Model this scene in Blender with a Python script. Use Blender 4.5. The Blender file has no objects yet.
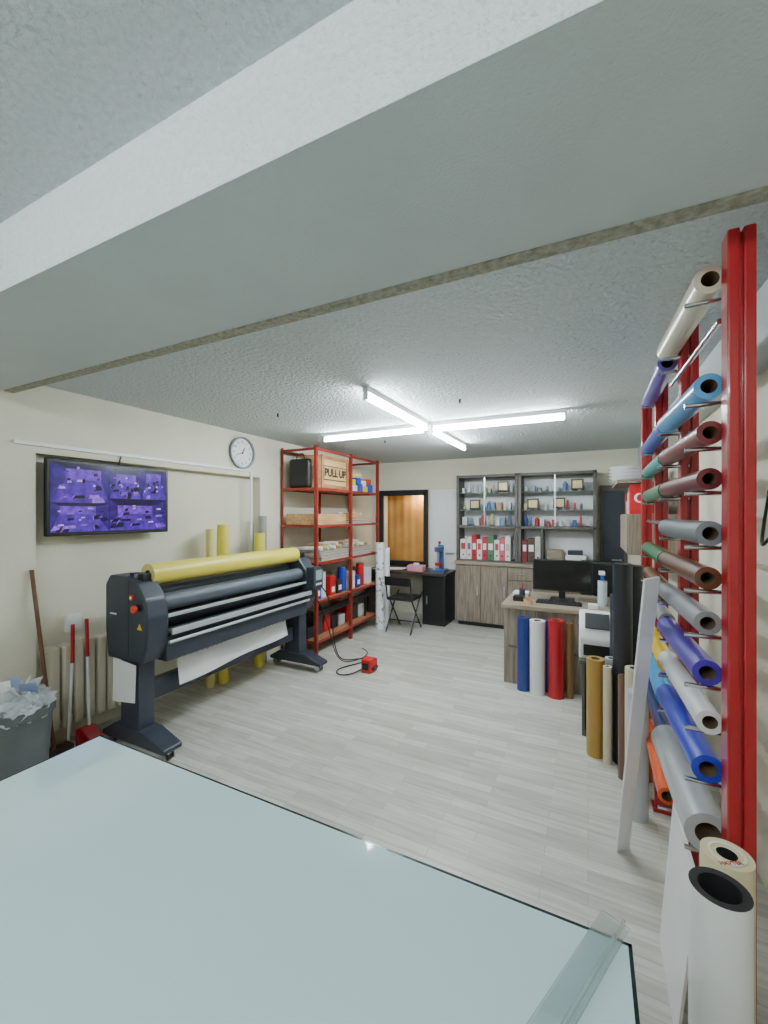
import bpy, bmesh, math, random
from mathutils import Vector, Matrix
random.seed(7)
S=bpy.context.scene
def lin(c):
    return tuple(((x/255)/12.92 if x/255<=0.04045 else ((x/255+0.055)/1.055)**2.4) for x in c)
def node(nt,t,**kw):
    n=nt.nodes.new(t)
    for k,v in kw.items():
        if k in n.inputs: n.inputs[k].default_value=v
        else: setattr(n,k,v)
    return n
MC={}
def pm(name,rgb,rough=.5,metal=0,var=.12,scale=8,bump=0,bscale=60,em=0,stretch=None,world=False,rgb2=None,trans=0,alpha=1,coat=0,ramp=(.35,.65),bd=.01):
    if name in MC: return MC[name]
    m=bpy.data.materials.new(name); m.use_nodes=True; nt=m.node_tree
    p=nt.nodes['Principled BSDF']; c=lin(rgb)
    if rgb2: c2=lin(rgb2)
    else: c2=tuple(x*(1-var) for x in c)
    if world:
        g=node(nt,'ShaderNodeNewGeometry'); src=g.outputs['Position']
    else:
        g=node(nt,'ShaderNodeTexCoord'); src=g.outputs['Object']
    mp=node(nt,'ShaderNodeMapping'); nt.links.new(src,mp.inputs[0])
    if stretch: mp.inputs['Scale'].default_value=stretch
    n=node(nt,'ShaderNodeTexNoise',Scale=scale,Detail=6.0); nt.links.new(mp.outputs[0],n.inputs['Vector'])
    r=node(nt,'ShaderNodeValToRGB'); r.color_ramp.elements[0].position=ramp[0]; r.color_ramp.elements[1].position=ramp[1]
    r.color_ramp.elements[0].color=(*c2,1); r.color_ramp.elements[1].color=(*c,1)
    nt.links.new(n.outputs['Fac'],r.inputs[0]); nt.links.new(r.outputs[0],p.inputs['Base Color'])
    p.inputs['Roughness'].default_value=rough; p.inputs['Metallic'].default_value=metal
    p.inputs['Transmission Weight'].default_value=trans; p.inputs['Alpha'].default_value=alpha
    p.inputs['Coat Weight'].default_value=coat
    if bump:
        n2=node(nt,'ShaderNodeTexNoise',Scale=bscale,Detail=4.0); nt.links.new(src,n2.inputs['Vector'])
        b=node(nt,'ShaderNodeBump',Strength=bump,Distance=bd); nt.links.new(n2.outputs['Fac'],b.inputs['Height']); nt.links.new(b.outputs[0],p.inputs['Normal'])
    if em:
        nt.links.new(r.outputs[0],p.inputs['Emission Color']); p.inputs['Emission Strength'].default_value=em
    MC[name]=m; return m

class B:
    def __init__(s,name): s.n=name; s.bm=bmesh.new(); s.m=[]
    def mi(s,mat):
        if mat not in s.m: s.m.append(mat)
        return s.m.index(mat)
    def _new(s,fs,mat,smooth=False):
        i=s.mi(mat)
        for f in fs: f.material_index=i; f.smooth=smooth
    def poly(s,pts,mat,flip=False):
        vs=[s.bm.verts.new(p) for p in pts]
        f=s.bm.faces.new(vs if not flip else vs[::-1]); s._new([f],mat); return f
    def box(s,a,b,mat,bev=0,M=None):
        a=Vector(a);b=Vector(b)
        t=bmesh.new(); bmesh.ops.create_cube(t,size=1)
        for v in t.verts:
            v.co=Vector(((a.x+b.x)/2+v.co.x*abs(b.x-a.x),(a.y+b.y)/2+v.co.y*abs(b.y-a.y),(a.z+b.z)/2+v.co.z*abs(b.z-a.z)))
        if bev: bmesh.ops.bevel(t,geom=t.edges[:],offset=bev,segments=2,affect='EDGES',profile=.5)
        if M is not None: t.transform(M)
        s.merge(t,mat)
    def merge(s,t,mat,smooth=False):
        i=s.mi(mat)
        for f in t.faces: f.material_index=i; f.smooth=smooth
        me=bpy.data.meshes.new('tmp'); t.to_mesh(me); t.free(); s.bm.from_mesh(me); bpy.data.meshes.remove(me)
    def tube(s,p0,p1,r,mat,ri=0,seg=24,r2=None,end=None,inner=None):
        p0=Vector(p0);p1=Vector(p1);d=(p1-p0).normalized()
        u=d.orthogonal().normalized();w=d.cross(u); r2=r if r2 is None else r2
        def ring(p,rr): return [s.bm.verts.new(p+(u*math.cos(a)+w*math.sin(a))*rr) for a in [2*math.pi*k/seg for k in range(seg)]]
        A=ring(p0,r);C=ring(p1,r2); fs=[]
        for k in range(seg): fs.append(s.bm.faces.new((A[k],A[(k+1)%seg],C[(k+1)%seg],C[k])))
        s._new(fs,mat,True); end=end or mat
        if ri:
            A2=ring(p0,r);C2=ring(p1,r2)
            D=ring(p0,ri);E=ring(p1,ri); es=[];ins=[]
            for k in range(seg):
                j=(k+1)%seg
                es.append(s.bm.faces.new((A2[j],A2[k],D[k],D[j]))); es.append(s.bm.faces.new((C2[k],C2[j],E[j],E[k])))
            D2=ring(p0,ri);E2=ring(p1,ri)
            for k in range(seg):
                j=(k+1)%seg
                ins.append(s.bm.faces.new((D2[j],D2[k],E2[k],E2[j])))
            s._new(es,end); s._new(ins,inner or end,True)
        else:
            A2=ring(p0,r);C2=ring(p1,r2)
            s._new([s.bm.faces.new(A2[::-1]),s.bm.faces.new(C2)],end)
    def path(s,pts,r,mat,seg=8):
        for a,b in zip(pts[:-1],pts[1:]): s.tube(a,b,r,mat,seg=seg)
    def prism(s,prof,axis,a,b,mat,bev=0):
        t=bmesh.new()
        def P(p,h):
            return {'Y':(p[0],h,p[1]),'X':(h,p[0],p[1]),'Z':(p[0],p[1],h)}[axis]
        v0=[t.verts.new(P(p,a)) for p in prof]; v1=[t.verts.new(P(p,b)) for p in prof]
        t.faces.new(v0); t.faces.new(v1[::-1]); n=len(prof)
        for k in range(n): t.faces.new((v0[(k+1)%n],v0[k],v1[k],v1[(k+1)%n]))
        bmesh.ops.recalc_face_normals(t,faces=t.faces[:])
        if bev: bmesh.ops.bevel(t,geom=t.edges[:],offset=bev,segments=2,affect='EDGES',profile=.5)
        s.merge(t,mat)
    def sphere(s,c,r,mat,sc=(1,1,1)):
        t=bmesh.new(); bmesh.ops.create_uvsphere(t,u_segments=20,v_segments=12,radius=r)
        t.transform(Matrix.Translation(c)@Matrix.Diagonal((*sc,1))); s.merge(t,mat,True)
    def text(s,st,size,o,xd,up,mat,align='CENTER',bold=0):
        cu=bpy.data.curves.new('t','FONT'); cu.body=st; cu.size=size; cu.align_x=align; cu.align_y='CENTER'; cu.extrude=.0005; cu.offset=bold
        ob=bpy.data.objects.new('t',cu); S.collection.objects.link(ob); bpy.context.view_layer.update()
        me=bpy.data.meshes.new_from_object(ob.evaluated_get(bpy.context.evaluated_depsgraph_get()))
        bpy.data.objects.remove(ob); bpy.data.curves.remove(cu)
        xd=Vector(xd).normalized();up=Vector(up).normalized();n=xd.cross(up)
        M=Matrix((xd,up,n)).transposed().to_4x4(); M.translation=Vector(o)
        t=bmesh.new(); t.from_mesh(me); t.transform(M); bpy.data.meshes.remove(me); s.merge(t,mat)
    def done(s):
        vs=s.bm.verts
        lo=Vector([min(v.co[i] for v in vs) for i in range(3)]);hi=Vector([max(v.co[i] for v in vs) for i in range(3)])
        o=Vector(((lo.x+hi.x)/2,(lo.y+hi.y)/2,lo.z))
        for v in vs: v.co-=o
        me=bpy.data.meshes.new(s.n); s.bm.to_mesh(me); s.bm.free()
        for m in s.m: me.materials.append(m)
        ob=bpy.data.objects.new(s.n,me); ob.location=o; S.collection.objects.link(ob); return ob

# ---------- materials
cream=pm('wall_paint',(226,221,202),.75,var=.06,scale=3,bump=.25,bscale=90,world=True)
ceilm=pm('ceiling_texture',(212,220,222),.8,var=.1,scale=60,bump=1,bscale=42,world=True,bd=.035)
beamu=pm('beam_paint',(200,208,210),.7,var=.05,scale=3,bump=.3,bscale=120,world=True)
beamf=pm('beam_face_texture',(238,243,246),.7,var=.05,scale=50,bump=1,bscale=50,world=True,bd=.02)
rough_trim=pm('rough_trim',(176,174,160),.9,rgb2=(140,137,122),scale=45,bump=.8,bscale=90,world=True)
white=pm('white_plastic',(236,237,238),.4,var=.04)
paper=pm('white_paper',(240,241,244),.6,var=.03)
black=pm('black_plastic',(22,23,26),.4,var=.3)
dark=pm('machine_dark_paint',(52,59,72),.38,var=.12,scale=20)
dark2=pm('machine_black',(28,31,36),.45,var=.15)
rubber=pm('roller_rubber',(80,87,98),.5,var=.1)
steel=pm('brushed_steel',(205,210,216),.3,1,var=.1,scale=10)
alu=pm('light_aluminium',(206,212,218),.4,.5,var=.06,scale=10)
chrome=pm('chrome',(210,212,215),.15,1,var=.05)
red=pm('red_enamel',(170,14,28),.28,var=.12,scale=6,coat=.4)
rackred=pm('rack_red_oxide',(144,46,34),.45,var=.2,scale=10)
woodshelf=pm('shelf_board',(172,120,84),.6,var=.3,scale=4,stretch=(6,.6,6))
lam=pm('grey_oak_laminate',(150,137,122),.5,rgb2=(108,97,86),scale=5,stretch=(9,9,.7))
lamh=pm('grey_oak_laminate_top',(166,151,132),.45,rgb2=(130,117,102),scale=5,stretch=(.7,9,9))
frame=pm('cabinet_frame_dark',(92,88,84),.5,var=.15,scale=12)
core=pm('cardboard_core',(120,98,76),.8,var=.2)
blackcore=pm('core_black',(28,28,30),.7)
tan=pm('light_plywood',(214,176,126),.6,rgb2=(184,142,94),scale=4,stretch=(6,.8,6))
yellow=pm('yellow_film',(228,212,84),.35,var=.08,scale=3)
yel2=pm('pale_yellow_film',(228,218,140),.4,var=.1)

def floor_mat():
    m=bpy.data.materials.new('laminate_floor'); m.use_nodes=True; nt=m.node_tree; p=nt.nodes['Principled BSDF']
    g=node(nt,'ShaderNodeNewGeometry')
    br=node(nt,'ShaderNodeTexBrick'); br.offset=.37; br.offset_frequency=2
    nt.links.new(g.outputs['Position'],br.inputs['Vector'])
    br.inputs['Scale'].default_value=1; br.inputs['Brick Width'].default_value=.5; br.inputs['Row Height'].default_value=.065
    br.inputs['Mortar Size'].default_value=.0012; br.inputs['Mortar Smooth'].default_value=.3
    br.inputs['Color1'].default_value=(*lin((222,220,212)),1); br.inputs['Color2'].default_value=(*lin((194,191,183)),1); br.inputs['Mortar'].default_value=(*lin((164,160,152)),1)
    mp=node(nt,'ShaderNodeMapping'); mp.inputs['Scale'].default_value=(1.2,14,1); nt.links.new(g.outputs['Position'],mp.inputs[0])
    n=node(nt,'ShaderNodeTexNoise',Scale=3.0,Detail=8.0); nt.links.new(mp.outputs[0],n.inputs['Vector'])
    r=node(nt,'ShaderNodeValToRGB'); r.color_ramp.elements[0].position=.3; r.color_ramp.elements[1].position=.7
    r.color_ramp.elements[0].color=(.72,.715,.70,1); r.color_ramp.elements[1].color=(1,1,1,1)
    nt.links.new(n.outputs['Fac'],r.inputs[0])
    mx=node(nt,'ShaderNodeMix',data_type='RGBA',blend_type='MULTIPLY'); mx.inputs[0].default_value=1
    nt.links.new(br.outputs['Color'],mx.inputs[6]); nt.links.new(r.outputs[0],mx.inputs[7]); nt.links.new(mx.outputs[2],p.inputs['Base Color'])
    p.inputs['Roughness'].default_value=.34
    return m
H=2.45; HB=2.365; HN=2.6
b=B('floor'); b.box((-4,-2.6,-.1),(1.2,7.2,0),floor_mat()); b.done()
b=B('ceiling'); b.box((-3.6,1.3,H),(.9,6.5,H+.2),ceilm); b.done()
b=B('ceiling'); b.box((-3.6,-2.6,HN),(.9,.7,HN+.2),ceilm); b.done()
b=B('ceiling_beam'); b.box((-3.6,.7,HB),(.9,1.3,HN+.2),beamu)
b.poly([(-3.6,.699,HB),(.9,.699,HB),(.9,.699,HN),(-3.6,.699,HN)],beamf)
b.done()
b=B('trim_1'); b.box((-3.235,1.262,HB-.008),(.67,1.314,HB+.03),rough_trim,bev=.004); b.done()
b=B('wall_left')
b.box((-3.55,-2.6,0),(-3.34,6.25,H),cream)
b.box((-3.34,-2.6,0),(-3.24,1.43,H),cream)
b.box((-3.34,1.43,2.0),(-3.24,6.25,H),cream)
b.box((-3.34,3.5,0),(-3.24,6.25,2.0),cream)
b.box((-3.55,-2.6,H),(-3.24,.7,HN),cream)
b.done()
b=B('wall_right'); b.box((.68,-2.6,0),(.9,6.25,HN),cream); b.done()
b=B('trim_2'); b.box((.58,1.32,2.22),(.678,6.24,H-.002),beamu); b.done()
b=B('wall_behind'); b.box((-3.6,-2.8,0),(.9,-2.6,HN),cream); b.done()
YB=6.25
b=B('wall_back')
wx0,wx1,wz0,wz1=-3.1,-2.32,.8,1.94
b.box((-3.6,YB,0),(wx0,YB+.2,H),cream); b.box((wx1,YB,0),(.9,YB+.2,H),cream)
b.box((wx0,YB,0),(wx1,YB+.2,wz0),cream); b.box((wx0,YB,wz1),(wx1,YB+.2,H),cream)
b.done()
gold=pm('gold_curtain',(214,164,92),.5,.15,rgb2=(168,118,58),scale=1.5,stretch=(1,1,1),bump=.5,bscale=4)
b=B('window_1')
for (a,c) in [((wx0-.04,YB-.05,wz0-.05),(wx0+.03,YB-.002,wz1+.05)),((wx1-.03,YB-.05,wz0-.05),(wx1+.04,YB-.002,wz1+.05)),((wx0,YB-.05,wz0-.05),(wx1,YB-.002,wz0+.04)),((wx0,YB-.05,wz1-.04),(wx1,YB-.002,wz1+.05))]:
    b.box(a,c,dark2,bev=.004)
b.done()
b=B('wall_niche')
b.box((wx0-.1,YB+.85,.6),(wx1+.1,YB+.9,2.2),gold)
b.box((wx0-.15,YB+.2,.6),(wx0-.1,YB+.9,2.2),dark2); b.box((wx1+.1,YB+.2,.6),(wx1+.15,YB+.9,2.2),dark2)
b.box((wx0-.1,YB+.2,.55),(wx1+.1,YB+.9,.6),dark2); b.box((wx0-.1,YB+.2,2.2),(wx1+.1,YB+.9,2.25),dark2)
b.done()
b=B('gold_curtain'); N=40
for k in range(N):
    def q(i): 
        x=wx0-.09+(wx1-wx0+.18)*i/N; return x,YB+.25+.010*math.sin(i*.3)+.004*math.sin(i*1.1)
    xa,yA=q(k);xb,yB=q(k+1); b.poly([(xa,yA,.62),(xb,yB,.62),(xb,yB,2.18),(xa,yA,2.18)],gold)
b.done()
ld=bpy.data.lights.new('curtain_fill_light','AREA'); ld.energy=5; ld.size=.12; ld.color=(1,.85,.6)  # added warm fill that makes the curtain glow, not a fixture of the room
lo=bpy.data.objects.new('curtain_fill_light',ld); lo.location=(-2.5,YB+.1,1.91); lo.rotation_euler=(math.radians(30),0,math.radians(10)); S.collection.objects.link(lo)
def door(n,x0,x1,zt,m1,m2):
    b=B(n); b.box((x0,YB-.034,0),(x1,YB-.003,zt),m1,bev=.004); b.box((x0+.04,YB-.044,.1),(x1-.04,YB-.034,zt-.08),m2,bev=.003)
    b.tube((x1-.08,YB-.085,1.0),(x1-.08,YB-.035,1.0),.012,steel); b.tube((x1-.08,YB-.085,1.0),(x1-.18,YB-.085,1.0),.01,steel); b.done()
door('door_1',-2.24,-1.78,1.98,white,paper)
door('door_2',.14,.46,1.98,frame,dark)

# ---------- lamps
tubeM=bpy.data.materials.new('fluorescent_tube'); tubeM.use_nodes=True
p=tubeM.node_tree.nodes['Principled BSDF']; p.inputs['Emission Color'].default_value=(.88,.98,1,1); p.inputs['Emission Strength'].default_value=112
def lamp(a,c,z):
    z-=.003
    a=Vector((*a,z));c=Vector((*c,z)); d=(c-a).normalized(); b=B('fluorescent_lamp')
    L=(c-a).length; ang=math.atan2(d.y,d.x); M=Matrix.Translation(a)@Matrix.Rotation(ang,4,'Z')
    b.box((0,-.022,-.035),(L,.022,0),white,bev=.004,M=M)
    b.box((0,-.016,-.085),(.02,.016,-.03),white,bev=.003,M=M); b.box((L-.02,-.016,-.085),(L,.016,-.03),white,bev=.003,M=M)
    dz=Vector((0,0,-.066)); b.tube(a+d*.02+dz,c-d*.02+dz,.018,tubeM,seg=12); b.done()
lamp((-2.5,3.65),(-1.36,3.65),H); lamp((-1.3,3.65),(-.15,3.65),H)
lamp((-1.33,2.42),(-1.33,3.58),H); lamp((-1.33,3.73),(-1.33,4.9),H)
lamp((-2.2,-.9),(-1.0,-.9),HN); lamp((-.9,-.9),(.3,-.9),HN)

# ---------- TV
b=B('wall_television')
x0=-3.2
b.box((-3.238,1.47,1.45),(x0,2.355,1.975),black,bev=.006)
b.box((-3.338,1.8,1.6),(-3.238,2.0,1.8),dark2)
def scr(i,c,e):
    m=bpy.data.materials.new('cctv_shade_%d'%i); m.use_nodes=True; nt=m.node_tree; p=nt.nodes['Principled BSDF']
    g=node(nt,'ShaderNodeNewGeometry'); n=node(nt,'ShaderNodeTexNoise',Scale=22.0+i,Detail=6.0); nt.links.new(g.outputs['Position'],n.inputs['Vector'])
    r=node(nt,'ShaderNodeValToRGB'); l=lin(c); r.color_ramp.elements[0].position=.3; r.color_ramp.elements[0].color=(*[x*.35 for x in l],1); r.color_ramp.elements[1].position=.68; r.color_ramp.elements[1].color=(*l,1)
    nt.links.new(n.outputs['Fac'],r.inputs[0]); nt.links.new(r.outputs[0],p.inputs['Emission Color']); p.inputs['Emission Strength'].default_value=e
    p.inputs['Base Color'].default_value=(.01,.01,.015,1); p.inputs['Roughness'].default_value=.15; return m
sh=[scr(i,c,1.15) for i,c in enumerate([(26,12,66),(58,26,140),(92,44,196),(126,70,228),(166,112,248),(220,190,255),(12,6,30)])]
ya,yb,za,zb=1.49,2.335,1.475,1.955
R=random.Random(5)
tiles=[(0,.45,.42,1),(.45,.75,.5,1),(.75,1,.5,1),(0,.45,0,.42),(.45,1,0,.5)]
b.poly([(x0+.0005,ya,za),(x0+.0005,yb,za),(x0+.0005,yb,zb),(x0+.0005,ya,zb)],sh[6])
for ti,(u0,u1,v0,v1) in enumerate(tiles):
    Y=lambda u: ya+(yb-ya)*(u0+(u1-u0)*min(max(u,.004),.996))
    Z=lambda v: za+(zb-za)*(v0+(v1-v0)*min(max(v,.006),.994))
    def pg(pts,m,l): b.poly([(x0+.0008+l*.00012,Y(u),Z(v)) for u,v in pts],sh[m])
    vx=R.uniform(.3,.7); hz=R.uniform(.6,.78)
    pg([(0,0),(1,0),(1,1),(0,1)],1,0)
    pg([(0,0),(1,0),(vx+.3,hz-.15),(vx-.3,hz-.15)],2,1)
    pg([(vx-.3,hz-.15),(vx+.3,hz-.15),(vx+.3,hz+.12),(vx-.3,hz+.12)],3,2)
    pg([(0,1),(vx-.3,hz+.12),(vx+.3,hz+.12),(1,1)],0,2)
    for k in range(15):
        c=(R.uniform(.06,.94),R.uniform(.06,.78)); f=1.1-c[1]; w=R.uniform(.05,.13)*f; h=R.uniform(.05,.13)*f; sk=(vx-c[0])*.6
        pg([(c[0]-w,c[1]-h),(c[0]+w,c[1]-h*.5),(c[0]+w*.8+sk*h*2,c[1]+h),(c[0]-w*.8+sk*h*2,c[1]+h*.6)],R.choice([0,0,2,3,4,6,6]),3+k)
        if k%2: pg([(c[0]-w,c[1]-h),(c[0]-w*.8,c[1]-h*.97),(c[0]-w*.5+sk*h*2,c[1]+h*.8),(c[0]-w*.8+sk*h*2,c[1]+h*.6)],4,18+k)
    for k in range(5):
        c=(R.uniform(.1,.9),R.uniform(.2,.9)); w=R.uniform(.015,.05)
        pg([(c[0]-w,c[1]-.03),(c[0]+w,c[1]-.02),(c[0]+w*.8,c[1]+.03),(c[0]-w,c[1]+.02)],5,35+k)
b.path([(x0-.02,1.95,1.97),(x0-.03,1.97,2.02),(-3.232,1.98,2.05)],.005,black)
b.done()
b=B('wall_conduit'); b.box((-3.238,1.31,2.045),(-3.222,3.36,2.07),white,bev=.002); b.box((-3.238,3.34,1.1),(-3.222,3.365,2.05),white,bev=.002); b.done()
b=B('wall_clock'); cy,cz=3.22,2.235
b.tube((-3.238,cy,cz),(-3.205,cy,cz),.165,pm('clock_rim',(128,134,140),.3,.6),ri=.147,seg=48)
b.tube((-3.238,cy,cz),(-3.225,cy,cz),.15,paper,seg=48)
for k in range(12):
    a=math.radians(90-30*(k+1)); b.text(str(k+1),.038,(-3.223,cy+.112*math.cos(a),cz+.112*math.sin(a)),(0,1,0),(0,0,1),black)
for a,l,w in ((60,.065,.005),(200,.095,.0035)):
    a=math.radians(a); M=Matrix.Translation((-3.219,cy,cz))@Matrix.Rotation(a,4,'X'); b.box((-.001,-.01,-w),(.001,l,w),black,M=M)
b.tube((-3.222,cy,cz),(-3.214,cy,cz),.008,black); b.done()
b=B('wall_socket'); b.box((-3.338,1.64,.76),(-3.3,1.74,.88),white,bev=.006); b.tube((-3.3,1.69,.82),(-3.297,1.69,.82),.03,paper); b.done()

rad=pm('radiator_enamel',(214,206,184),.4,var=.05)
b=B('radiator')
for k in range(8):
    y=1.5+k*.075
    b.box((-3.31,y,.13),(-3.21,y+.06,.7),rad,bev=.015)
b.tube((-3.26,1.49,.18),(-3.26,2.1,.18),.02,rad); b.tube((-3.26,1.49,.65),(-3.26,2.1,.65),.02,rad)
b.tube((-3.26,1.47,.0),(-3.26,1.47,.18),.012,rad); b.box((-3.335,1.6,.3),(-3.3,1.65,.6),rad); b.done()
b=B('trash_bin')
bin_m=pm('bin_grey',(96,102,104),.6); bag=pm('plastic_bag',(200,208,214),.25,var=.4,scale=12,bump=.6,bscale=25)
bx,by=-2.92,1.20
b.tube((bx,by,0),(bx,by,.5),.13,bin_m,r2=.165,seg=32)
b.tube((bx,by,.46),(bx,by,.51),.175,bin_m,ri=.155,seg=32)
t=bmesh.new(); bmesh.ops.create_icosphere(t,subdivisions=4,radius=.17)
for v in t.verts:
    n=v.co.normalized(); v.co*=1+.12*math.sin(n.x*13+n.y*9)*math.cos(n.y*11-n.z*7)+.08*math.sin(n.z*31+n.x*19+n.y*23); v.co.z*=.6
t.transform(Matrix.Translation((bx,by,.5))); b.merge(t,bag,False)
for k in range(7):
    a=k*.9; b.box((-.04,-.0008,0),(.04,.0008,.12),[paper,pm('blue_wrap',(150,170,204),.4),white][k%3],M=Matrix.Translation((bx+.06*math.cos(a),by+.06*math.sin(a),.54))@Matrix.Rotation(a,4,'Z')@Matrix.Rotation(.5,4,'X'))
b.done()
b=B('broom'); wd=pm('broom_wood',(120,84,60),.7,var=.3)
b.tube((-3.08,1.46,.06),(-3.222,1.4,1.24),.012,wd,seg=12); b.box((-3.12,1.39,.0),(-3.04,1.56,.09),pm('broom_bristle',(74,52,44),.9),bev=.01); b.done()
b=B('red_dustpan')
b.prism([(-3.12,0),(-3.02,0),(-2.86,.02),(-3.08,.14),(-3.12,.14)],'Y',1.62,1.71,red,bev=.005)
b.prism([(-3.12,0),(-2.86,0),(-2.86,.02),(-3.08,.04),(-3.12,.14)],'Y',1.60,1.7,red,bev=.005)
b.tube((-3.1,1.68,.1),(-3.16,1.70,.62),.009,white); b.tube((-3.16,1.70,.6),(-3.18,1.705,.86),.012,red); b.done()
b=B('floor_squeegee'); b.tube((-3.16,1.58,.05),(-3.17,1.61,.6),.009,white); b.tube((-3.17,1.61,.58),(-3.185,1.62,.84),.012,red); b.box((-3.19,1.47,0),(-3.14,1.59,.06),red,bev=.006); b.done()

# ---------- laminating machine
b=B('laminating_machine')
prof=[(-2.96,.62),(-2.99,.80),(-2.99,1.12),(-2.94,1.185),(-2.76,1.185),(-2.66,1.15),(-2.57,1.04),(-2.54,.92),(-2.55,.74),(-2.6,.62)]
Y0,Y1=1.72,3.58
for ya_,yb_ in ((Y0,Y0+.16),(Y1-.16,Y1)):
    b.prism(prof,'Y',ya_,yb_,dark,bev=.015)
    ym=(ya_+yb_)/2
    b.box((-2.85,ym-.06,.1),(-2.66,ym+.06,.64),dark,bev=.008)
    b.prism([(-3.04,.07),(-2.4,.07),(-2.4,.1),(-2.6,.17),(-2.92,.17),(-3.04,.1)],'Y',ym-.07,ym+.07,dark,bev=.008)
    for x in (-3.0,-2.46):
        b.box((x-.02,ym-.025,.04),(x+.02,ym+.025,.08),steel); 
        for s_ in (-.022,.022): b.tube((x,ym+s_-.009,.032),(x,ym+s_+.009,.032),.032,black,seg=20,end=steel)
    b.tube((x,ym+.05,.0),(x,ym+.05,.1),.012,steel)
    b.box((-2.80,ym-.03,1.15),(-2.66,ym+.03,1.2),dark2,bev=.005)
b.box((-2.72,Y0+.02,.64),(-2.62,Y0+.165,.99),dark2,bev=.004)
# seam of the end cover
b.box((-2.735,Y0-.0015,.66),(-2.73,Y0,1.16),dark2)
ia,ib=Y0+.15,Y1-.15
b.prism([(-2.93,.66),(-2.93,.92),(-2.80,.92),(-2.72,.84),(-2.62,.8),(-2.6,.66)],'Y',ia,ib,dark2,bev=.006)
b.box((-2.6,ia,.6),(-2.555,ib,.76),dark,bev=.006)
b.box((-2.9,ia,.60),(-2.58,ib,.67),dark,bev=.006)
b.box((-2.93,ia,.95),(-2.91,ib,1.13),dark2)
b.tube((-2.66,ia,.985),(-2.66,ib,.985),.062,rubber,seg=32)
b.tube((-2.83,ia,1.03),(-2.83,ib,1.03),.055,rubber,seg=32)
b.tube((-2.665,ia,.865),(-2.665,ib,.865),.05,dark2,seg=32)
b.box((-2.59,ia,.80),(-2.5,ib,.815),rubber); b.box((-2.51,ia,.79),(-2.495,ib,.83),alu,bev=.003)
b.box((-2.575,ia,.897),(-2.555,ib,.92),alu,bev=.003)
b.tube((-2.53,ia,.735),(-2.53,ib,.735),.012,alu,seg=14)
b.tube((-2.72,Y0+.04,1.18),(-2.72,Y1-.02,1.18),.018,steel)
b.tube((-2.71,1.84,1.185),(-2.71,3.42,1.185),.074,yellow,ri=.03,seg=36,end=yel2,inner=core)
b.box((-2.79,ia,.30),(-2.73,ib,.44),dark,bev=.005); 
N=24
for k in range(N):
    f0=k/N;f1=(k+1)/N
    def q(f): return 2.05+1.2*f, -2.66+.015*math.sin(f*9)
    yA,xA=q(f0);yB_,xB=q(f1)
    b.poly([(xA,yA,.36+.05*f0),(xB,yB_,.36+.05*f1),(xB-.03,yB_,.56),(xA-.03,yA,.54)],paper)
b.poly([(-2.9,Y0-.002,.33),(-2.66,Y0-.002,.36),(-2.645,Y0-.004,.61),(-2.89,Y0-.004,.63)],paper)
orange=pm('orange_red_button',(230,60,30),.35); yl=pm('warning_yellow',(236,200,40),.4)
b.tube((-2.625,Y0-.004,.985),(-2.625,Y0,.985),.03,dark2); b.tube((-2.625,Y0-.03,.985),(-2.625,Y0,.985),.014,black); b.tube((-2.625,Y0-.04,.985),(-2.625,Y0-.022,.985),.024,orange)
b.tube((-2.69,Y0-.012,1.05),(-2.69,Y0,1.05),.018,orange); b.tube((-2.69,Y0-.014,1.05),(-2.69,Y0-.011,1.05),.01,white)
b.prism([(-2.64,.845),(-2.59,.845),(-2.615,.885)],'Y',Y0-.002,Y0,yl); b.box((-2.93,Y0-.002,.92),(-2.86,Y0,.93),white)
b.box((-2.56,Y1-.16,.84),(-2.46,Y1+.0,1.06),dark,bev=.012); b.box((-2.462,Y1-.13,.93),(-2.457,Y1-.03,1.03),pm('lcd_grey',(150,170,170),.2),bev=.002)
for k in range(3): b.box((-2.462,Y1-.13+k*.035,.88),(-2.456,Y1-.11+k*.035,.9),white)
b.done()
b=B('foot_pedal'); b.prism([(3.66,0),(3.82,0),(3.82,.11),(3.76,.14),(3.66,.13)],'X',-2.06,-1.95,pm('pedal_red',(208,34,32),.4),bev=.012); b.box((-1.952,3.69,.03),(-1.93,3.79,.05),black); b.box((-2.04,3.65,.03),(-1.97,3.662,.10),black,bev=.003); b.done()
def cable(name,pts,r,mat):
    cu=bpy.data.curves.new(name,'CURVE'); cu.dimensions='3D'; cu.bevel_depth=r; sp=cu.splines.new('NURBS'); sp.points.add(len(pts)-1); sp.order_u=4; sp.use_endpoint_u=True
    for q,pp in zip(sp.points,pts): q.co=(*pp,1)
    cu.materials.append(mat); o=bpy.data.objects.new(name,cu); S.collection.objects.link(o); return o
cable('power_cable',[(-2.5,3.56,.86),(-2.4,3.62,.8),(-2.38,3.62,.4),(-2.4,3.75,.02),(-2.3,3.95,.01),(-2.1,4.1,.01),(-2.15,3.9,.01),(-2.35,3.6,.01),(-2.2,3.45,.01),(-2.1,3.55,.01),(-2.07,3.68,.02)],.006,black)
cable('power_cable',[(-2.55,3.6,.7),(-2.45,3.66,.5),(-2.42,3.7,.02),(-2.25,3.85,.01),(-2.2,4.2,.01),(-2.4,4.3,.01)],.005,black)

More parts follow.
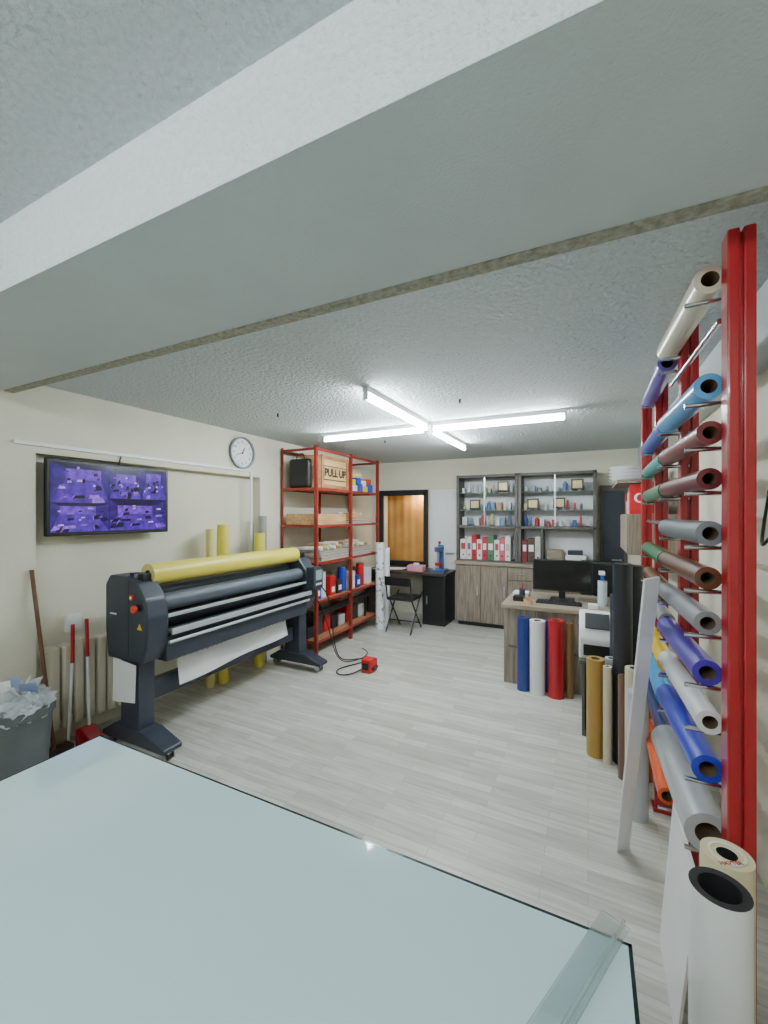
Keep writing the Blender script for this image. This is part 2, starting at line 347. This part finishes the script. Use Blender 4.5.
def roll(name,p0,p1,r,mat,ri=None,end=None,inner=None):
    b=B(name); ri=ri if ri else r*.5; b.tube(p0,p1,r,mat,ri=ri,seg=32,end=end or mat,inner=inner or core); return b.done()
def vm(n,c,rough=.3,metal=0,coat=.2): return pm('vinyl_'+n,c,rough,metal,var=.06,scale=2,coat=coat)
roll('film_roll',(-3.12,2.87,0),(-3.12,2.87,1.5),.055,yellow); roll('film_roll',(-3.14,2.74,0),(-3.14,2.74,1.46),.04,yel2)
roll('film_roll',(-3.10,3.34,0),(-3.10,3.34,1.40),.055,yellow); roll('film_roll',(-3.16,3.45,0),(-3.16,3.45,1.58),.045,vm('greyr',(150,152,150)))

# ---------- storage rack
b=B('storage_rack')
rx0,rx1,ry0,ry1=-3.22,-2.72,3.84,5.35
for x in (rx0,rx1):
    for y in (ry0,(ry0+ry1)/2,ry1):
        sx=.035 if x==rx0 else -.035
        b.box((x,y-.018,0),(x+sx,y-.014,2.37),rackred); b.box((x,y-.018,0),(x+(.004 if sx>0 else -.004),y+.02,2.37),rackred)
levels=[.17,.62,1.055,1.475,1.9,2.35]
for z in levels:
    b.box((rx0+.004,ry0-.01,z-.03),(rx0+.01,ry1,z),rackred); b.box((rx1-.01,ry0-.01,z-.03),(rx1-.002,ry1,z),rackred)
    b.box((rx0,ry0-.01,z-.03),(rx1,ry0-.004,z),rackred); b.box((rx0,ry1+.004,z-.03),(rx1,ry1+.01,z),rackred)
    if z<2.3: b.box((rx0+.012,ry0,z-.012),(rx1-.012,ry1,z-.002),woodshelf)
b.done()
def crate():
    cz0,cz1=1.901,2.29
    b=B('wooden_crate'); bt=pm('crate_batten',(170,120,78),.6,var=.3)
    b.box((-3.05,3.97,cz0),(-2.76,4.56,cz1),tan,bev=.004)
    for z in (cz0+.005,cz1-.045): b.box((-2.762,3.97,z),(-2.75,4.56,z+.04),bt)
    for y in (3.97,4.52): b.box((-2.762,y,cz0),(-2.748,y+.04,cz1),bt)
    b.box((-2.759,4.02,cz0+.10),(-2.755,4.51,cz0+.27),black,bev=.001); b.box((-2.757,4.03,cz0+.11),(-2.7535,4.50,cz0+.26),tan)
    b.text('PULL UP',.125,(-2.752,4.265,cz0+.185),(0,1,0),(0,0,1),black,bold=.005)
    b.box((-3.0,3.958,2.0),(-2.85,3.97,2.16),bt); b.done()
crate()
b=B('black_bag'); b.box((-3.14,3.86,1.9),(-2.86,3.95,2.24),black,bev=.03); b.path([(-3.06,3.9,2.23),(-3.04,3.9,2.3),(-2.96,3.9,2.3),(-2.94,3.9,2.23)],.006,black); b.done()
b=B('packing_boxes')
cs=[(210,214,220),(40,60,160),(226,200,60),(34,70,190),(230,232,235),(200,60,40)]
y=4.68
for k in range(4):
    c=cs[k%6]; b.box((-3.05,y,1.9),(-2.76,y+.13,1.9+.08+.03*(k%2)),pm('box_%d'%(k%6),c,.5),bev=.003)
    c=cs[(k+2)%6]; b.box((-3.0,y+.01,1.985+.03*(k%2)),(-2.78,y+.12,2.06+.03*(k%2)),pm('box_%d'%((k+2)%6),c,.5),bev=.003); y+=.145
b.tube((-2.9,4.75,2.12),(-2.9,5.1,2.13),.05,yel2,ri=.03); 
b.done()
b=B('plywood_tray'); b.box((-3.18,3.87,1.475),(-2.75,4.5,1.6),tan,bev=.004); b.box((-3.15,3.9,1.595),(-2.78,4.47,1.603),lam); b.done()
b=B('sheet_stack')
for k in range(14):
    o=random.uniform(-.02,.02); b.box((-3.17,4.0+o,1.055+k*.008),(-2.76+o*.3,5.2+o,1.061+k*.008),pm('sheet_%d'%(k%4),[(226,226,222),(180,170,150),(210,214,216),(150,120,96)][k%4],.6))
for k in range(9):
    yy=3.98+k*.14; b.tube((-3.1,yy,1.19),(-2.77,yy+.02,1.2),.024,[paper,yel2,white,tan,alu][k%5],ri=.012)
for k in range(6):
    yy=4.05+k*.17; b.tube((-3.0,yy,1.235),(-2.79,yy-.03,1.24),.02,[tan,white,paper][k%3],ri=.012)
b.done()
b=B('sheet_stack')
for k in range(6): b.box((-3.15,4.6+k*.01,1.475+k*.012),(-2.78,5.25,1.483+k*.012),[paper,tan,white,woodshelf][k%4])
b.tube((-3.0,4.7,1.59),(-2.95,5.2,1.59),.035,paper,ri=.02); b.box((-2.95,4.75,1.55),(-2.8,4.95,1.62),tan,bev=.003)
b.done()
b=B('paint_cans')
for k in range(9):
    yy=3.93+k*.155; c=[(36,60,170),(214,216,220),(190,30,34),(40,44,52),(36,60,170),(220,220,224),(34,50,140),(190,30,34),(230,232,234)][k]
    m=pm('can_%s'%str(c),c,.4); hh=.16+.14*((k*5)%3)/2
    if k%3==1: b.tube((-2.84,yy,.62),(-2.84,yy,.62+hh),.055,m); b.tube((-2.84,yy,.62+hh),(-2.84,yy,.63+hh),.05,steel)
    else: b.box((-3.05,yy-.06,.62),(-2.77,yy+.06,.62+hh),m,bev=.004); b.box((-2.77,yy-.03,.66),(-2.766,yy+.03,.72),paper)
b.done()
b=B('scrap_boxes')
for k in range(8):
    yy=3.92+k*.17; c=[(40,44,52),(60,64,70),(190,30,34),(30,32,36),(210,212,214),(180,24,30),(40,44,50),(220,222,226)][k]
    m=pm('sc_%s'%str(c),c,.5); b.box((-3.12,yy-.07,.17),(-2.86,yy+.06,.3+.12*((k*3)%4)/3),m,bev=.006)
b.done()
b=B('banner_bag'); b.tube((-2.81,3.9,.44),(-2.81,5.2,.47),.038,black,seg=20); b.box((-2.82,3.95,.17),(-2.80,3.97,.42),black);b.box((-2.82,5.1,.17),(-2.80,5.12,.45),black); b.done()
patt=pm('patterned_film',(236,236,238),.5,rgb2=(120,130,150),scale=16,ramp=(.38,.45))
roll('film_roll',(-2.62,5.2,0),(-2.62,5.2,1.2),.06,patt); roll('film_roll',(-2.60,5.36,0),(-2.60,5.36,1.12),.05,paper)

b=B('work_desk')
dk=pm('dark_brown_laminate',(62,50,44),.45,var=.2,scale=4,stretch=(1,8,8))
b.box((-3.1,5.62,.71),(-1.8,6.18,.75),dk,bev=.004); b.box((-2.16,5.66,0),(-1.82,6.16,.71),black,bev=.004); b.box((-3.08,5.66,0),(-3.04,6.16,.71),dk)
b.box((-2.14,5.65,.06),(-1.84,5.662,.69),black,bev=.003); b.box((-2.10,5.645,.3),(-2.08,5.652,.42),steel)
b.done()
b=B('papers_on_desk'); 
for k in range(5): b.box((-3.0+k*.07,5.7+.03*(k%3),.75+k*.003),(-2.8+k*.07,5.95,.753+k*.003),paper)
b.done()
b=B('tissue_box'); pink=pm('pink_card',(224,150,170),.5); b.box((-2.42,5.7,.75),(-2.18,5.86,.84),pink,bev=.006); b.box((-2.34,5.75,.84),(-2.26,5.8,.87),paper,bev=.008); b.done()
b=B('heat_press')
bl=pm('press_blue',(60,90,150),.4)
b.box((-2.06,5.72,.75),(-1.86,5.98,.79),bl,bev=.006); b.box((-1.99,5.9,.79),(-1.93,5.96,1.14),bl,bev=.006); b.box((-2.0,5.72,1.05),(-1.92,5.94,1.12),bl,bev=.006)
b.tube((-1.96,5.78,.86),(-1.96,5.78,1.06),.016,steel); b.tube((-1.96,5.78,.85),(-1.96,5.78,.89),.05,red); b.tube((-1.96,5.76,1.1),(-1.88,5.6,1.2),.009,steel); b.sphere((-1.88,5.6,1.2),.02,red); b.done()
b=B('folding_chair')
cx,cyy=-2.28,5.28
b.box((cx-.19,cyy-.19,.43),(cx+.19,cyy+.19,.47),black,bev=.018)
for s_ in (-.18,.18):
    b.path([(cx+s_,cyy-.22,0),(cx+s_,cyy+.12,.45),(cx+s_,cyy+.22,.5)],.011,dark2,seg=10)
    b.path([(cx+s_*.9,cyy+.22,0),(cx+s_*.9,cyy-.14,.44)],.011,dark2,seg=10)
    b.path([(cx+s_,cyy-.17,.45),(cx+s_,cyy-.24,.76)],.011,dark2,seg=10)
b.path([(cx-.18,cyy-.1,.15),(cx+.18,cyy-.1,.15)],.009,dark2); b.path([(cx-.16,cyy+.15,.08),(cx+.16,cyy+.15,.08)],.009,dark2)
b.box((cx-.19,cyy-.25,.64),(cx+.19,cyy-.22,.76),black,bev=.012)
b.done()

# ---------- display cabinet
b=B('display_cabinet')
cx0,cx1,cy0,cy1=-1.73,.1,5.86,6.24
b.box((cx0,cy0+.02,.06),(cx1,cy1,.88),lam); b.box((cx0-.01,cy0-.02,.88),(cx1+.01,cy1,.925),lamh,bev=.004); b.box((cx0+.03,cy0+.05,0),(cx1-.03,cy1,.06),black)
xs=[cx0,-1.36,-.99,-.62,-.26,cx1]
for a,c in zip(xs[:-1],xs[1:]):
    if a==-.99 or a==-.62:
        b.box((a+.004,cy0,.70),(c-.004,cy0+.02,.87),lam,bev=.003); b.box((a+.004,cy0,.07),(c-.004,cy0+.02,.69),lam,bev=.003); b.box(((a+c)/2-.06,cy0-.02,.78),((a+c)/2+.06,cy0-.008,.79),steel)
    else: b.box((a+.004,cy0,.07),(c-.004,cy0+.02,.87),lam,bev=.003)
    b.box((c-.05,cy0-.02,.45),(c-.038,cy0-.008,.6),steel)
zt=2.165; yb0=cy0+.06
for x in (cx0,-.905,-.86,cx1-.04): b.box((x,yb0,.925),(x+.04,cy1,zt),frame,bev=.003)
for z in (.925,1.40,zt-.04): b.box((cx0,yb0,z),(cx1,cy1,z+.035 if z>1 else z+.02),frame,bev=.002)
b.box((cx0,cy1-.015,.925),(cx1,cy1-.005,zt),paper)
b.box((-.56,yb0,.94),(-.54,cy1,1.4),frame)
gsh=pm('glass_shelf',(190,220,215),.1,trans=.6)
for z in (1.65,1.9): b.box((cx0+.04,yb0+.05,z),(-.905,cy1-.02,z+.008),gsh); b.box((-.82,yb0+.05,z),(cx1-.04,cy1-.02,z+.008),gsh)
for x in (-1.33,-.4): b.box((x,yb0+.005,1.435),(x+.015,yb0+.015,zt-.04),steel)
b.done()
def shelfmass(name,x0,x1,y,z,hmin,hmax,cols,wmin=.03,wmax=.07,dep=.12,gap=.012):
    b=B(name); x=x0
    while x<x1-wmin:
        w=min(random.uniform(wmin,wmax),x1-x); h=random.uniform(hmin,hmax); c=random.choice(cols); m=pm('g_%d_%d_%d'%c,c,.35)
        t=random.random()
        if t<.4: b.tube((x+w/2,y,z),(x+w/2,y,z+h),w/2,m,seg=14); b.tube((x+w/2,y,z+h),(x+w/2,y,z+h*1.25),w/4,m,seg=10)
        elif t<.75: b.box((x,y-dep/2,z),(x+w,y+dep/2,z+h*.9),m,bev=.003)
        else: b.box((x,y-.04,z),(x+w,y+.04,z+.012),dk,bev=.002); b.prism([(x+.1*w,z+.012),(x+.9*w,z+.012),(x+.75*w,z+h*1.2),(x+.25*w,z+h*1.2)],'Y',y-.008,y+.008,m)
        x+=w+gap+random.uniform(0,.03)
    return b.done()
pal=[(206,214,216),(110,140,170),(224,228,230),(96,110,126),(180,140,90),(214,216,212),(190,60,60),(90,130,190),(214,224,226),(196,180,120)]
for z in (1.66,1.91):
    shelfmass('award_trophies',cx0+.06,-.93,6.08,z,.06,.14,pal,gap=.015); shelfmass('award_trophies',-.8,cx1-.08,6.08,z,.05,.12,pal,gap=.03)
shelfmass('award_trophies',cx0+.06,-.93,6.08,1.436,.08,.16,pal,gap=.008); shelfmass('award_trophies',-.8,cx1-.08,6.08,1.436,.06,.13,[(190,200,206),(220,224,226),(60,90,170),(214,220,224),(180,60,60)],gap=.01)
b=B('award_plaques')
for x,z in ((-1.15,1.92),(-.2,1.92),(-.75,1.67),(-1.55,1.67),(-.42,1.68)):
    b.box((x,5.99,z),(x+.15,6.01,z+.14),dk,bev=.003); b.box((x+.02,5.984,z+.02),(x+.13,5.99,z+.12),pm('brass_plate',(196,184,140),.4,.4))
b.done()
b=B('ring_binders'); x=cx0+.05
cl=[(226,226,222),(228,224,216),(176,30,40),(236,236,236),(190,44,60),(70,120,90),(232,232,232),(210,90,110),(236,236,230),(120,30,44),(80,60,50),(200,200,196),(226,226,226),(110,110,114),(200,204,206),(60,60,64)]
k=0
while x<-.62:
    w=.075 if k%5 else .095; c=cl[k%len(cl)]
    if -.93<x+w and x<-.815: x=-.815
    b.box((x,5.95,.947),(x+w-.004,6.18,.945+.29+.03*(k%3)),pm('bd_%d_%d_%d'%c,c,.5),bev=.003)
    b.box((x+.014,5.947,1.09),(x+w-.018,5.95,1.18),paper if sum(c)<500 else pm('bd_lbl%d'%(k%3),[(170,50,60),(90,100,120),(190,190,180)][k%3],.5))
    b.tube((x+w/2,5.946,1.01),(x+w/2,5.95,1.01),.012,black,seg=12)
    x+=w; k+=1
b.done()
b=B('file_boxes'); b.box((-.5,5.96,.947),(-.3,6.16,1.12),lamh,bev=.004); b.box((-.27,5.96,.947),(-.02,6.16,1.06),white,bev=.004); b.box((-.24,5.98,1.06),(-.06,6.12,1.12),dark,bev=.004); b.done()

# ---------- office desk
b=B('office_desk')
b.box((-.74,4.03,.71),(.28,4.82,.75),lamh,bev=.004)
b.box((-.72,4.06,0),(-.68,4.78,.71),lam); b.box((.22,4.06,0),(.26,4.78,.71),lam); b.box((-.68,4.06,.0),(.22,4.09,.71),lam); 
b.box((-.68,4.055,.34),(.22,4.06,.36),frame)
b.done()
b=B('computer_monitor')
b.box((-.5,4.42,.84),(.04,4.45,1.15),black,bev=.006); b.box((-.485,4.417,.855),(.025,4.42,1.135),pm('monitor_screen',(12,13,16),.12)); b.box((-.26,4.45,.77),(-.2,4.48,.95),black); b.box((-.34,4.38,.75),(-.12,4.55,.765),black,bev=.004); b.done()
b=B('computer_keyboard'); b.box((-.45,4.2,.75),(-.05,4.33,.768),black,bev=.004)
for i in range(12):
    for j in range(4): b.box((-.44+i*.032,4.21+j*.028,.768),(-.414+i*.032,4.232+j*.028,.774),dark2)
b.done()
b=B('desk_clutter')
b.box((-.66,4.2,.75),(-.56,4.3,.80),black,bev=.005); b.tube((-.6,4.4,.75),(-.6,4.4,.84),.03,dark); b.tube((-.6,4.4,.84),(-.59,4.41,.9),.006,red); b.box((-.7,4.45,.75),(-.55,4.6,.79),paper); b.tube((-.51,4.13,.75),(-.51,4.13,.79),.04,tan,ri=.03); b.box((.0,4.15,.75),(.08,4.22,.79),white,bev=.004)
b.done()
b=B('spray_bottle'); b.tube((.12,4.35,.75),(.12,4.35,.98),.04,pm('bottle_clear',(200,215,225),.1)); b.tube((.12,4.35,.98),(.12,4.35,1.04),.014,pm('cap_blue',(40,90,190),.4)); b.box((.09,4.28,1.04),(.14,4.38,1.07),white,bev=.004); b.done()
b=B('office_chair')
b.box((-.12,5.15,.48),(.36,5.6,.56),black,bev=.03); b.box((-.1,5.56,.62),(.34,5.64,1.04),black,bev=.035); b.box((.08,5.55,.5),(.16,5.6,.7),black); b.tube((.12,5.38,.1),(.12,5.38,.48),.025,steel)
for k in range(5):
    a=k*2*math.pi/5; e=Vector((.12+.27*math.cos(a),5.38+.27*math.sin(a),.07)); b.tube((.12,5.38,.1),e,.018,black); b.tube(e+Vector((-.01,0,-.04)),e+Vector((.012,0,-.04)),.03,black)
b.done()
for (x,y,r,h,mat) in [(-.53,3.96,.054,.66,vm('navy',(24,50,130))),(-.405,3.93,.066,.65,vm('white',(232,233,236))),(-.325,4.01,.03,.64,vm('bluew',(40,60,150))),(-.25,3.93,.066,.67,vm('crimson',(176,20,34))),(-.145,3.96,.032,.65,vm('bronze',(128,92,52)))]:
    roll('vinyl_roll',(x,y,0),(x,y,h),r,mat,inner=core)
b=B('printer_stand'); b.box((-.04,3.32,.0),(.22,3.75,.04),frame); b.box((-.04,3.32,.04),(-.02,3.75,.52),frame); b.box((.2,3.32,.04),(.22,3.75,.52),frame); b.box((-.06,3.3,.52),(.24,3.77,.55),frame,bev=.004); b.box((-.02,3.7,.04),(.2,3.72,.52),frame); b.done()
b=B('label_printer')
b.prism([(3.34,.55),(3.68,.55),(3.68,.84),(3.5,.87),(3.36,.76),(3.33,.7)],'X',-.06,.18,white,bev=.012)
b.box((-.03,3.325,.58),(.15,3.345,.66),black,bev=.004); b.prism([(3.36,.77),(3.47,.855),(3.465,.86),(3.355,.775)],'X',-.02,.14,dark2); b.box((-.065,3.42,.6),(-.058,3.6,.78),dark2,bev=.003); b.done()
goldm=vm('gold',(176,138,68),.35,.3)
blk=pm('black_film',(40,44,50),.35)
for (x,y,r,h,mat) in [(.045,3.1,.055,.64,goldm),(.112,3.03,.026,.62,vm('cream',(214,204,180))),(.137,3.15,.036,.64,vm('silverw',(190,194,200))),(.20,3.08,.056,1.28,blk),(.275,3.2,.055,1.26,blk),(.17,3.24,.036,1.05,dark),(.235,2.56,.050,.66,vm('silverw',(190,194,200))),(.31,2.95,.04,.7,vm('orange',(226,96,36))),(.20,2.90,.036,.62,vm('brown2',(110,76,60))),(.235,2.76,.045,.72,vm('cream',(214,204,180)))]:
    roll('vinyl_roll',(x,y,0),(x,y,h),r,mat,inner=core)

b=B('wall_cabinet'); b.box((.3,4.0,1.26),(.678,4.8,1.6),lam,bev=.003); b.box((.292,4.01,1.27),(.3,4.395,1.59),lamh,bev=.002); b.box((.292,4.405,1.27),(.3,4.79,1.59),lamh,bev=.002); b.done()
b=B('wall_shelf')
b.box((.22,4.0,1.86),(.678,4.8,1.885),lam,bev=.003); b.box((.66,4.3,1.78),(.676,4.32,1.86),steel); b.done()
b=B('stacked_trays')
for k in range(5): b.tube((.36,4.4,1.885+k*.03),(.36,4.4,1.907+k*.03),.15,white,r2=.19,seg=40)
b.done()
b=B('flag_box'); fr=pm('flag_red',(206,20,34),.5); ox=-.085
b.box((.4+ox,4.03,1.6),(.56+ox,4.15,1.85),fr,bev=.004)
b.tube((.47+ox,4.028,1.735),(.47+ox,4.03,1.735),.04,paper,seg=24); b.tube((.481+ox,4.0265,1.735),(.481+ox,4.0285,1.735),.032,fr,seg=24)
st=[]
for k in range(10):
    a=math.radians(90+36*k); rr=.02 if k%2==0 else .008; st.append((.512+ox+rr*math.cos(a),1.735+rr*math.sin(a)))
b.prism(st,'Y',4.027,4.03,paper)
b.done()
b=B('storage_tubs')
for k,c in enumerate([(200,30,40),(228,228,230),(200,204,208),(180,30,40)]): b.box((.33,4.2+k*.14,1.602),(.56,4.32+k*.14,1.72+.08*(k%2)),pm('tub%d'%k,c,.5),bev=.004)
b.done()

# ---------- red roll rack
b=B('vinyl_roll_rack')
px_,pys=.355,[1.39,2.0,2.68,3.3]
for y in pys:
    b.box((px_-.03,y-.03,0),(px_-.003,y+.03,2.34),red,bev=.005); b.box((px_+.003,y-.03,0),(px_+.03,y+.03,2.34),red,bev=.005); b.box((px_-.006,y-.02,0),(px_+.006,y+.02,2.33),red)
    b.box((px_-.04,y-.04,0),(.42,y+.04,.02),red,bev=.003)
rolls1=[(2.265,(214,206,186),.040),(1.965,(84,160,214),.037),(1.83,(118,36,44),.033),(1.70,(104,28,40),.031),(1.545,(120,126,134),.035),(1.415,(104,60,40),.033),(1.285,(140,144,150),.034),(1.14,(70,48,168),.037),(1.01,(226,228,230),.034),(.865,(36,60,190),.040),(.68,(176,180,184),.058)]
rolls2=[(2.23,(96,84,170),.036),(1.97,(40,76,180),.034),(1.835,(30,150,150),.032),(1.70,(26,120,80),.034),(1.41,(20,110,60),.034),(1.275,(110,74,40),.032),(1.155,(150,154,158),.03),(.97,(236,196,40),.034),(.83,(50,150,214),.04),(.66,(34,40,90),.034),(.42,(226,90,40),.034)]
RX=.292
for (z,c,r) in rolls1:
    for y in (1.5,1.98): b.tube((RX-.035,y,z-r-.008),(px_,y,z-r-.008),.007,chrome,seg=10)
    b.tube((px_,1.41,z-r-.008),(px_,1.5,z-r-.008),.007,chrome,seg=10)
for (z,c,r) in rolls2:
    for y in (2.06,2.68): b.tube((RX-.03,y,z-r-.008),(px_,y,z-r-.008),.007,chrome,seg=10)
    b.tube((px_,2.02,z-r-.008),(px_,2.06,z-r-.008),.007,chrome,seg=10)
b.tube((.325,1.43,2.13),(.31,2.05,2.13),.008,chrome); b.tube((.3,2.05,1.56),(.3,2.7,1.56),.01,chrome)
b.done()
for (z,c,r) in rolls1:
    dy=random.uniform(-.02,.02); roll('vinyl_roll',(RX+.018,1.475+dy,z),(RX,2.03+dy*.5,z),r,vm('%d_%d_%d'%c,c),ri=r*.55,inner=core)
for (z,c,r) in rolls2:
    dy=random.uniform(-.01,.02); roll('vinyl_roll',(RX+.005,2.075+dy,z),(RX+.015,2.74+dy,z),r,vm('%d_%d_%d'%c,c),ri=r*.6,inner=core)

b=B('leaning_plank')
p0=Vector((.15,2.27,0));p1=Vector((.225,1.87,1.39)); d=(p1-p0).normalized(); side=Vector((.75,.6,0)); side=(side-d*side.dot(d)).normalized(); n=d.cross(side)
w=.066;t_=.01
c8=[p0-side*w/2,p0+side*w/2,p0+side*w/2+n*t_,p0-side*w/2+n*t_]; c8+= [v+d*1.41 for v in c8]
t=bmesh.new(); V=[t.verts.new((v.x,v.y,max(v.z,0))) for v in c8]
for f in ((0,1,2,3),(7,6,5,4),(0,4,5,1),(1,5,6,2),(2,6,7,3),(3,7,4,0)): t.faces.new([V[i] for i in f])
bmesh.ops.recalc_face_normals(t,faces=t.faces[:]); b.merge(t,paper); b.done()
b=B('leaning_panels')
b.prism([(.262,0),(.27,0),(.318,.58),(.31,.58)],'Y',1.74,1.97,paper); b.prism([(.24,0),(.248,0),(.3,.50),(.292,.50)],'Y',1.52,1.86,white); b.done()
roll('film_roll',(.25,1.10,0),(.25,1.10,.81),.054,paper,ri=.038,inner=blackcore,end=blackcore)
b=B('transfer_tape_roll'); ct=pm('tape_cream',(226,214,176),.5)
b.tube((.288,1.21,0),(.288,1.21,.815),.05,ct,ri=.02,seg=40,end=ct,inner=blackcore)
b.tube((.288,1.21,.815),(.288,1.21,.817),.036,pm('label_white',(240,238,230),.5),ri=.03,seg=32)
b.text('HAVTEK',.014,(.288,1.178,.8175),(.9,.44,0),(-.44,.9,0),red); b.done()
cable('wall_cable',[(.67,1.9,2.0),(.6,1.85,1.85),(.62,1.8,1.6),(.55,1.9,1.5),(.6,2.1,1.45),(.66,2.2,1.7)],.006,black)
cable('wall_cable',[(.67,2.1,1.8),(.6,1.95,1.7),(.6,1.9,1.4),(.64,1.85,1.2),(.67,1.8,1.0)],.005,black)

gt=pm('frosted_table_glass',(206,230,237),.06,var=.02,scale=2,coat=.6)
ge=pm('glass_edge',(24,44,44),.15)
b=B('glass_cutting_table')
b.box((-1.42,-.9,.868),(.06,.8,.880),gt)
b.box((-1.425,-.905,.858),(.065,.805,.868),ge); b.box((-1.425,.8,.862),(.065,.806,.880),ge); b.box((.06,-.9,.862),(.066,.806,.880),ge); b.box((-1.426,-.9,.862),(-1.42,.806,.88),ge)
b.box((-1.36,-.85,.80),(0,.74,.858),white)
for x in (-1.34,-.08):
    for y in (-.8,.66): b.box((x,y,0),(x+.06,y+.06,.8),steel,bev=.004)
b.done()
acr=pm('clear_acrylic',(236,248,248),.03,trans=.9,var=.02,alpha=.5)
b=B('acrylic_ruler')
M=Matrix.Translation((-.012,.70,.8805))@Matrix.Rotation(math.radians(-23),4,'Z')
b.box((-.026,-.38,0),(.020,.15,.005),acr,bev=.0015,M=M); b.box((.008,-.38,.005),(.014,.15,.014),acr,bev=.002,M=M); b.done()
b=B('ceiling_hooks')
for x,y in ((-2.35,2.75),(-.85,3.0),(-2.1,4.3)): b.tube((x,y,H),(x,y,H-.03),.008,black,seg=8)
b.done()

w=bpy.data.worlds.new('W'); S.world=w; w.use_nodes=True; w.node_tree.nodes['Background'].inputs[0].default_value=(.6,.7,.8,1); w.node_tree.nodes['Background'].inputs[1].default_value=.05
cd=bpy.data.cameras.new('camera'); cam=bpy.data.objects.new('camera',cd); S.collection.objects.link(cam); S.camera=cam
cd.sensor_fit='VERTICAL'; cd.sensor_height=36; cd.lens=415/1024*36; cd.shift_y=.002; cd.clip_start=.02
yaw=math.atan(204/415)
cam.location=(0,0,1.6); cam.rotation_euler=(math.radians(90),0,yaw)
